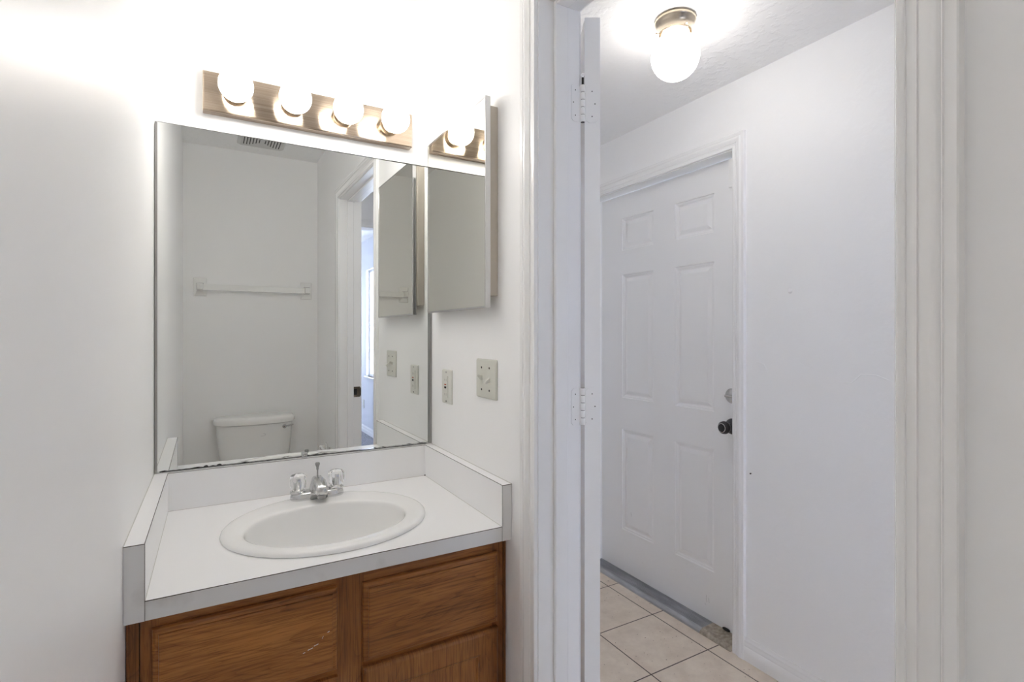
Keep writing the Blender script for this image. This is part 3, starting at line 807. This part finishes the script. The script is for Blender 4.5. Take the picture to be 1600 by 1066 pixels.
# toilet
to = thing('toilet', (.39, -1.80, 0), 'white toilet with a low curved tank, standing against the wall, seen in the mirror', 'toilet')
TX, TB_ = .392, -D + .022
def tankloop(hw, dep, z, bow=.035, n=20, grow=0):
    P = []
    r = .03
    pts = [(TX - hw, TB_), ]
    # back edge straight, front edge bowed
    P = [(TX + hw, TB_ - 0, z), (TX - hw, TB_, z)]
    for i in range(n + 1):
        t_ = -1 + 2 * i / n
        ed = (1 - abs(t_) ** 6) ** .5 if abs(t_) < 1 else 0
        P.append((TX + hw * t_, TB_ + dep * (.62 + .38 * ed) * 1.0 - bow * t_ * t_, z))
    return P
MB().loops([tankloop(.165, .150, .385), tankloop(.185, .165, .42), tankloop(.205, .178, .56), tankloop(.218, .186, .735)]).build('tank', M_porc2, to, smooth=35)
MB().loops([tankloop(.224, .190, .7365), tankloop(.231, .197, .741), tankloop(.233, .199, .758), tankloop(.228, .195, .770), tankloop(.212, .180, .778), tankloop(.16, .14, .7815)]).build('tank_lid', M_porc2, to, smooth=50)
fl = MB().lathe((.552, TB_ + .158, .712), (0, 1, 0), [(.0125, 0), (.0125, .010), (.008, .014)], 20).tube([(.552, TB_ + .170, .712), (.582, TB_ + .166, .717), (.604, TB_ + .158, .720)], [.005, .0055, .0045], 10)
fl.build('flush_lever', M_chrome, to, smooth=50)
# small oval mark on the tank front
mk = MB(); my = TB_ + .1825
A = [(.0155 * math.cos(a), .009 * math.sin(a)) for a in [PI * i / 12 for i in range(13)]]
mk.loops([[(.428 + u * k_, my, .672 + v * k_) for u, v in A] + [] for k_ in (1, .72)], False, False, closed=False)
mk.box(.414, .442, my - .0004, my, .6655, .6675)
mk.build('maker_mark', M_mark, to)
def oval(cx, cy, a, bf, bb, z, n=40):
    P = []
    for i in range(n):
        th = 2 * PI * i / n; yy = math.sin(th)
        P.append((cx + a * math.cos(th), cy + (bf if yy > 0 else bb) * yy, z))
    return P
by = -1.66
MB().loops([oval(TX, by - .05, .105, .16, .20, 0), oval(TX, by - .05, .100, .15, .19, .04), oval(TX, by - .04, .095, .14, .17, .16), oval(TX, by - .02, .13, .19, .20, .28), oval(TX, by, .178, .245, .22, .37), oval(TX, by, .183, .25, .225, .392),
            oval(TX, by, .135, .20, .15, .392), oval(TX, by, .12, .17, .13, .33), oval(TX, by - .02, .06, .08, .08, .24)]).build('bowl', M_porc2, to, smooth=50)
MB().box(TX - .11, TX + .11, -D + .03, by - .17, .30, .386).build('tank_shelf', M_porc2, to, bevel=.02)
MB().loops([oval(TX, by, .186, .253, .205, .395), oval(TX, by, .188, .256, .207, .405), oval(TX, by, .182, .25, .202, .412)]).build('seat', M_porc2, to, smooth=40)
MB().loops([oval(TX, by, .184, .25, .203, .414), oval(TX, by, .186, .253, .205, .424), oval(TX, by, .17, .235, .19, .432)]).build('seat_lid', M_porc2, to, smooth=40)

# toilet paper holder on the right wall
tph = thing('toilet_paper_holder', (W, -1.70, .60), 'small white ceramic paper holder on the right wall near the toilet, seen in the mirror', 'paper holder')
for y in (-1.775, -1.635):
    MB().box(W - .012, W - .0005, y - .022, y + .022, .56, .61).box(W - .05, W - .012, y - .010, y + .010, .572, .598).build('bracket', M_porc2, tph, bevel=.004)
MB().lathe((W - .036, -1.765, .585), (0, 1, 0), [(.010, 0), (.010, .12)], 20).build('roller', M_porc2, tph, smooth=40)

# exhaust fan grille on the bathroom ceiling
ef = thing('exhaust_fan', (.415, -1.80, CB), 'white slatted exhaust fan grille on the bathroom ceiling, seen in the mirror', 'exhaust fan')
ev = MB()
P = rrect(.285, .545, -1.935, -1.675, .012, 4); Q = rrect(.300, .530, -1.920, -1.690, .010, 4)
ev.loops([[(x, y, CB - .0004) for x, y in P], [(x, y, CB - .010) for x, y in P], [(x, y, CB - .020) for x, y in Q]])
ev.build('cover', M_vent, ef, smooth=30)
for i in range(13):
    x = .318 + i * .0162
    if abs(i - 6) < 1: continue
    hl_ = .085 * min(1, abs(i - 6) / 5 + .15)
    bx(x - .0028, x + .0028, -1.805 - hl_, -1.805 + hl_, CB - .0203, CB - .0196).build('slot', M_slot, ef)
